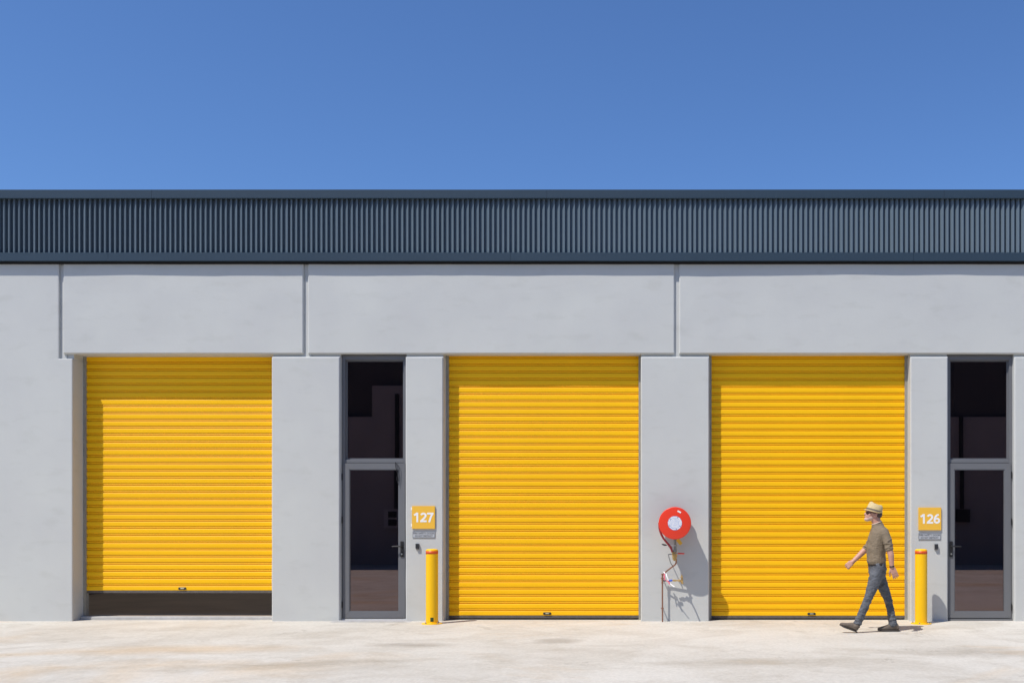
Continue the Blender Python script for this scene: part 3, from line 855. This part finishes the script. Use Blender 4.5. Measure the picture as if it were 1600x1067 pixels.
def torso(bm, grow):
    secs = [  # px centre, py, half depth(x), half width(y)
        (1372.5, 821.5, .058, .080), (1373.5, 825, .088, .140), (1373, 832, .110, .178), (1370.6, 844, .120, .176),
        (1369.2, 857, .121, .165), (1369, 868, .117, .158), (1369.6, 877, .108, .155)]
    rings = []
    n = 24
    for px, py, a, w in secs:
        c = q(px, py)
        rings.append([bm.verts.new(c + Vector(((a+grow)*math.cos(t), (w+grow)*math.sin(t)*1.0, 0))) for t in [2*math.pi*k/n for k in range(n)]])
    for r0, r1 in zip(rings, rings[1:]):
        for k in range(n): bm.faces.new((r0[k], r0[(k+1) % n], r1[(k+1) % n], r1[k]))
    bm.faces.new(rings[0][::-1]); bm.faces.new(rings[-1])
def pelvis(bm, grow):
    secs = [(1369.8, 874, .105, .150), (1370.4, 880, .110, .160), (1371, 889, .116, .172), (1371, 897, .105, .165), (1371, 903, .07, .12)]
    rings = []; n = 24
    for px, py, a, w in secs:
        c = q(px, py)
        rings.append([bm.verts.new(c + Vector(((a+grow)*math.cos(t), (w+grow)*math.sin(t), 0))) for t in [2*math.pi*k/n for k in range(n)]])
    for r0, r1 in zip(rings, rings[1:]):
        for k in range(n): bm.faces.new((r0[k], r0[(k+1) % n], r1[(k+1) % n], r1[k]))
    bm.faces.new(rings[0][::-1]); bm.faces.new(rings[-1])
ARM_N = [q(1377.0, 831.0, -.160), q(1381.5, 844, -.205), q(1383.8, 857, -.225), q(1386, 866, -.240), q(1387.6, 884, -.235)]
ARM_F = [q(1373, 832, .165), q(1366.5, 846, .205), q(1358.5, 857.5, .215), q(1351, 864.5, .205), q(1335.5, 878.5, .17)]
LEG_N = [q(1369, 893, -.085), q(1363.5, 909, -.09), q(1355.3, 931.5, -.095), q(1349, 947, -.095), q(1338.5, 971, -.09)]
LEG_F = [q(1373, 893, .085), q(1380, 913, .09), q(1389.8, 937, .09), q(1393.5, 953, .09), q(1397.5, 976, .085)]

# --- body, one continuous surface
bm = bmesh.new()
torso(bm, -.018); pelvis(bm, -.018)
for A in (ARM_N, ARM_F): tube(bm, A, [.052, .046, .044, .041, .028], 14)
for L_ in (LEG_N, LEG_F): tube(bm, L_, [.072, .060, .038, .034, .028], 16)
for heel_, toe_, L_ in ((q(1336.8, 986.3, -.09), q(1309.5, 976.2, -.09), LEG_N), (q(1407.2, 986.4, .085), q(1373.4, 986.6, .085), LEG_F)):
    ax_ = toe_ - heel_; u_ = Vector((0, 1, 0)).cross(ax_).normalized(); u_ = u_ if u_.z > 0 else -u_
    tube(bm, [L_[-1], heel_ + ax_*.28 + u_*.055, heel_ + ax_*.55 + u_*.042, heel_ + ax_*.85 + u_*.030], [.030, .028, .022, .014], 12)
# neck and head
tube(bm, [q(1373.5, 826), q(1370.8, 818), q(1367.2, 809)], [.070, .062, .064], 16)
ellipsoid(bm, q(1366.3, 800), (.098, .076, .108))
ellipsoid(bm, q(1359.5, 806), (.066, .062, .070))
ellipsoid(bm, q(1355.3, 810.6), (.040, .046, .030))       # chin
tube(bm, [q(1354.2, 799.5), q(1352, 803.0)], [.011, .017], 10)   # nose
ellipsoid(bm, q(1353.2, 808.2), (.016, .024, .012))        # lips
ellipsoid(bm, q(1355, 797.5), (.022, .055, .016))          # brow
for s in (-1, 1):
    ellipsoid(bm, q(1366.6, 804.6, s*.078), (.020, .010, .032), Matrix.Rotation(math.radians(12), 3, 'Y'))
    ellipsoid(bm, q(1358.5, 803.5, s*.046), (.026, .022, .022))   # cheek
    ellipsoid(bm, q(1354.3, 800.3, s*.032), (.012, .013, .009))   # eye
# hands
def hand(wrist, fdir, across, palm_n, curl, spread=.0, tuck=.0):
    """fdir: towards fingers, across: towards little finger, palm_n: out of the palm"""
    fdir, across, palm_n = fdir.normalized(), across.normalized(), palm_n.normalized()
    kn = wrist + fdir*.092
    # palm as a fan of overlapping tubes
    for a, lr in ((-.030, .0155), (-.010, .017), (.010, .0165), (.029, .0145)):
        tube(bm, [wrist + across*a*.55 + fdir*.0, wrist + across*a*.9 + fdir*.05, kn + across*a], [.0165, lr, .0118], 10)
    for k, (a, ln) in enumerate(((-.031, .072), (-.0105, .080), (.0105, .075), (.030, .060))):
        base = kn + across*a
        d = (fdir + across*(a*spread*8)).normalized()
        pts = [base]; ang = 0
        for j, fr in enumerate((.42, .32, .26)):
            ang += curl[j]
            dd = d*math.cos(ang) + palm_n*math.sin(ang)
            pts.append(pts[-1] + dd*ln*fr)
        tube(bm, pts, [.0098, .0092, .0086, .0074], 10)
    tb = wrist + fdir*.030 - across*.030
    d1 = (fdir*.72 - across*(.62-.5*tuck) + palm_n*(.25+.6*tuck)).normalized(); d2 = (fdir*.92 - across*(.2-.9*tuck) + palm_n*(.42+.5*tuck)).normalized()
    tube(bm, [tb, tb + d1*.042, tb + d1*.042 + d2*.034, tb + d1*.042 + d2*.060], [.0155, .0125, .0105, .0085], 10)
hand(ARM_N[-1], Vector((.40, -.05, -1)), Vector((.9, -.1, .36)), Vector((.1, 1, .0)), (.12, .22, .2), .35)
hand(ARM_F[-1], Vector((-.80, -.10, -.62)), Vector((.55, -.25, -.75)), Vector((.35, .9, -.25)), (.85, 1.1, .8), .0, 1.0)
remeshed('body', bm, .0048, M['skin'], person, 2)

# --- clothes
bm = bmesh.new(); torso(bm, .010)
# hem a little loose
tube(bm, [ARM_N[0], ARM_N[1], ARM_N[2] + Vector((0, 0, .005))], [.066, .060, .050], 18, dome=True)
tube(bm, [ARM_F[0], ARM_F[1], ARM_F[2] + Vector((.01, 0, .01))], [.066, .059, .049], 18, dome=True)
for A, k in ((ARM_N, 1), (ARM_F, 1)):      # pushed-up sleeve rolls
    d = (A[2]-A[1]).normalized()
    for j, (t, rr, sk) in enumerate(((.10, .066, .5), (.42, .065, -.4), (.70, .063, .45), (.90, .060, -.3), (1.08, .055, .1))):
        c = A[1].lerp(A[2], t); dk = (d + Vector((sk, 0, sk*.4))).normalized(); tube(bm, [c - dk*.006, c + dk*.006], rr, 18, dome=False)
tube(bm, [q(1372.5, 830), q(1371.8, 824), q(1370.0, 817.2)], [.115, .090, .071], 20, dome=False)
tube(bm, [q(1369.3, 871), q(1369.3, 876), q(1369.9, 880.2)], [.123, .126, .116], 24, [1.37, 1.37, 1.40], dome=False)
jumper = remeshed('jumper', bm, .006, M['jumper'], person, 2, (.075, .014))
bm = bmesh.new()   # pale collar of the shirt below
ax_ = (q(1367, 809) - q(1373, 826)).normalized(); a_, b_ = frame_for(ax_)
ring = [q(1369.7, 816.6) + a_*(.069*math.cos(t)) + b_*(.069*math.sin(t)) for t in [2*math.pi*k/28 for k in range(29)]]
tube(bm, ring, .0075, 8, dome=False)
M['collar'] = mat('cream_collar', (.66, .50, .38), .8, .1, 30)
obj('collar', bm, M['collar'], person, True)
bm = bmesh.new(); tube(bm, [q(1370, 878.6), q(1370.1, 882.6)], [.118, .121], 28, [1.38, 1.38], dome=False)
M['belt'] = mat('dark_belt', (.03, .022, .02), .6, .2, 20)
obj('belt', bm, M['belt'], person, True)
bm = bmesh.new(); pelvis(bm, .004)
tube(bm, LEG_N, [.098, .084, .059, .054, .053], 20)
tube(bm, LEG_F, [.096, .080, .056, .052, .053], 20)
for L_, ts in ((LEG_N, (.45, .72, .95, 1.06)), (LEG_F, (.40, .66, .85, .98, 1.06))):     # fabric stacked above the shoe
    d = (L_[4]-L_[3]).normalized()
    for i, t in enumerate(ts):
        c = L_[3].lerp(L_[4], t) + Vector((random.uniform(-.004, .004), 0, 0)); dd = (d + Vector((random.uniform(-.35, .35), 0, 0))).normalized()
        tube(bm, [c - dd*.008, c + dd*.008], (.057 + .003*(i % 2)), 18, dome=False)
for (a, b_, rr) in ((q(1349.5, 930, -.095), q(1361, 933, -.1), .058),):
    tube(bm, [a.lerp(b_, .45), a.lerp(b_, .55)], rr, 12)
jeans = remeshed('jeans', bm, .0075, M['jeans'], person, 2, (.045, .020))
# shoes
def shoe(ankle_px, heel, toe, dy, name='shoe'):
    h = q(*heel, dy); t = q(*toe, dy); ax = (t-h).normalized(); ln = (t-h).length
    up = Vector((0, -1, 0)).cross(ax); up = up if up.z > 0 else -up
    lat = Vector((0, 1, 0))
    sec = [(.0, .030, .020, .055), (.06, .036, .0, .085), (.18, .037, .0, .098), (.32, .036, .0, .100), (.48, .038, .0, .085), (.64, .044, .0, .066), (.80, .046, .001, .052), (.92, .038, .004, .044), (.995, .020, .010, .032)]
    up_bm = bmesh.new(); n = 16; rings = []
    for f, w, z0, z1 in sec:
        c = h + ax*ln*f
        ring = []
        for k in range(n):
            a = 2*math.pi*k/n
            cx_, cz_ = math.cos(a), math.sin(a)
            zz = (z0+z1)/2 + (z1-z0)/2*(abs(cz_)**.8)*(1 if cz_ > 0 else -1) + .012
            ring.append(up_bm.verts.new(c + lat*w*(abs(cx_)**.8)*(1 if cx_ > 0 else -1) + up*zz))
        rings.append(ring)
    for r0, r1 in zip(rings, rings[1:]):
        for k in range(n): up_bm.faces.new((r0[k], r0[(k+1) % n], r1[(k+1) % n], r1[k]))
    up_bm.faces.new(rings[0][::-1]); up_bm.faces.new(rings[-1])
    an = q(*ankle_px, dy)
    tube(up_bm, [h + ax*ln*.20 + up*.06, an], [.050, .047], 16, dome=False)
    s = remeshed(name, up_bm, .005, M['suede'], person, 3)
    sb = bmesh.new(); rings = []
    for zz in (.0, .014):
        ring = []
        outline = [(f, w+.004) for f, w, _, _ in sec]
        pts2 = [(f, w) for f, w in outline] + [(f, -w) for f, w in outline[::-1]]
        rings.append([sb.verts.new(h + ax*ln*f + lat*w + up*(zz + (.010*max(0, (f-.8)/.2)))) for f, w in pts2])
    n2 = len(rings[0])
    for k in range(n2): sb.faces.new((rings[0][k], rings[0][(k+1) % n2], rings[1][(k+1) % n2], rings[1][k]))
    sb.faces.new(rings[0][::-1]); sb.faces.new(rings[1])
    obj('sole', sb, M['sole'], s)
    return s
shoe((1339, 974), (1336.8, 986.3), (1309.5, 976.2), -.09)
shoe((1398.5, 974), (1407.2, 986.4), (1373.4, 986.6), .085)
# watch strap on the near wrist
d = (ARM_N[-1]-ARM_N[-2]).normalized(); c = ARM_N[-1] - d*.004
bm = bmesh.new(); tube(bm, [c - d*.009, c + d*.009], .0325, 20, dome=False)
obj('watch_strap', bm, M['black'], person, True)
# hat: crown, brim and band share one tilted frame
tilt = math.radians(17)
Rt = Matrix.Rotation(tilt, 4, 'Y')
HC = q(1365.2, 798.6)
TH = Matrix.Translation(HC) @ Rt
bm = bmesh.new(); n = 36; rings = []
for z_, rx, ry in ((-.012, .108, .089), (.010, .109, .090), (.035, .107, .088), (.068, .102, .082), (.096, .094, .072), (.112, .082, .058), (.117, .062, .042)):
    rings.append([bm.verts.new(TH @ Vector((rx*math.cos(t) + .004, ry*math.sin(t), z_ + (.012*(-math.cos(t)*.4) if z_ > .08 else 0) - (.014*abs(math.sin(t)) if z_ > .1 else 0)))) for t in [2*math.pi*k/n for k in range(n)]])
for r0, r1 in zip(rings, rings[1:]):
    for k in range(n): bm.faces.new((r0[k], r0[(k+1) % n], r1[(k+1) % n], r1[k]))
dip = bm.verts.new(TH @ Vector((.005, 0, .088)))
for k in range(n): bm.faces.new((rings[-1][k], rings[-1][(k+1) % n], dip))
bm.faces.new(rings[0][::-1])
hat = obj('hat', bm, M['straw'], person, True)
bm = bmesh.new(); rings = []
for rr, dz_ in ((.0, .0), (.5, -.002), (1.0, -.004), (1.02, .0), (1.0, .003), (.5, .004), (.0, .006)):
    ring = []
    for k in range(n):
        t = 2*math.pi*k/n; cs, sn = math.cos(t), math.sin(t)
        front = max(0, -cs)
        ex = .040*front + .014*max(0, cs)
        up_ = -.006*front*rr + .030*max(0, cs)*rr
        ey = .034
        ring.append(bm.verts.new(TH @ Vector(((.100 + ex*rr*1.0)*cs + .004, (.082 + ey*rr)*sn, -.006 + dz_ + up_ - .004*abs(sn)*rr))))
    rings.append(ring)
for r0, r1 in zip(rings, rings[1:]):
    for k in range(n): bm.faces.new((r0[k], r0[(k+1) % n], r1[(k+1) % n], r1[k]))
obj('brim', bm, M['straw'], hat, True)
bm = bmesh.new(); rings = []
for z_, g_ in ((.002, .0025), (.024, .0025)):
    rings.append([bm.verts.new(TH @ Vector(((.109+g_)*math.cos(t) + .004, (.090+g_)*math.sin(t), z_))) for t in [2*math.pi*k/n for k in range(n)]])
for k in range(n): bm.faces.new((rings[0][k], rings[0][(k+1) % n], rings[1][(k+1) % n], rings[1][k]))
obj('hat_band', bm, M['band'], hat, True)
# sunglasses
bm = bmesh.new()
for s in (-1, 1):
    ellipsoid(bm, q(1353.9, 800.9, s*.034), (.010, .030, .021), Matrix.Rotation(s*math.radians(-14), 3, 'Z'))
    tube(bm, [q(1355.2, 799.8, s*.062), q(1359, 800.3, s*.073), q(1366.5, 801.8, s*.080)], .0048, 8)
tube(bm, [q(1352.9, 800.2, -.012), q(1352.9, 800.2, .012)], .004, 8)
obj('sunglasses', bm, M['lens'], person, True)
# beard and hair
bm = bmesh.new()
ellipsoid(bm, q(1355.2, 810.9), (.0425, .048, .0305))
ellipsoid(bm, q(1360.0, 808.4), (.060, .0635, .046))
ellipsoid(bm, q(1352.6, 806.2), (.014, .027, .008))
remeshed('beard', bm, .005, M['whisker'], person, 2)
bm = bmesh.new()
ellipsoid(bm, q(1371, 803.5), (.066, .074, .062))
ellipsoid(bm, q(1369, 799), (.080, .0785, .05))
remeshed('hair', bm, .006, M['hair'], person, 2)

# ------------------------------------------------------------------ the warehouse across the yard, seen only in the door glass
O = empty('opposite_warehouse', (0, -19.5, 0))
tag(O, 'grey warehouse across the yard, seen dimly reflected in the dark door glass', 'building')
def opart(name, m, *boxes):
    bm = bmesh.new()
    for qv in boxes: box(bm, *qv)
    o = obj(name, bm, m, O); return o
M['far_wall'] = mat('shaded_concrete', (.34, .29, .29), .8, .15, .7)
M['far_dark'] = mat('dark_parapet', (.07, .06, .065), .6, .1, 1)
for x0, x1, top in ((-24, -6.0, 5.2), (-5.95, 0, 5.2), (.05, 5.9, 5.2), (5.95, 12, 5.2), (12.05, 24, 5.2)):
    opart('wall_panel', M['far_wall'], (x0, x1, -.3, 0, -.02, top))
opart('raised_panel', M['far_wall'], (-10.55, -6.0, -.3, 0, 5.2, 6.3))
opart('parapet', M['far_dark'], (-24, 24, -.4, -.31, 5.0, 9.0))  # extra height added above the parapet to block sky reflections in the glass
opart('parapet_wing', M['far_dark'], (-24, 24, -.305, -.302, 5.0, 6.6))
M['far_box'] = mat('pale_meter_box', (.46, .40, .40), .7, .1, 5)
opart('meter_box', M['far_box'], (-10.05, -9.55, .001, .2, 1.3, 1.95))
for z0 in (1.38, 1.66):
    opart('meter_window', M['black'], (-9.9, -9.6, .201, .21, z0, z0+.22))
opart('downpipe', M['black'], (-9.72, -9.6, .001, .1, 1.97, 6.0))
opart('downpipe', M['black'], (10.1, 10.22, .001, .1, 1.97, 5.2))
opart('meter_box', M['black'], (9.95, 10.4, .001, .2, 1.5, 1.95))
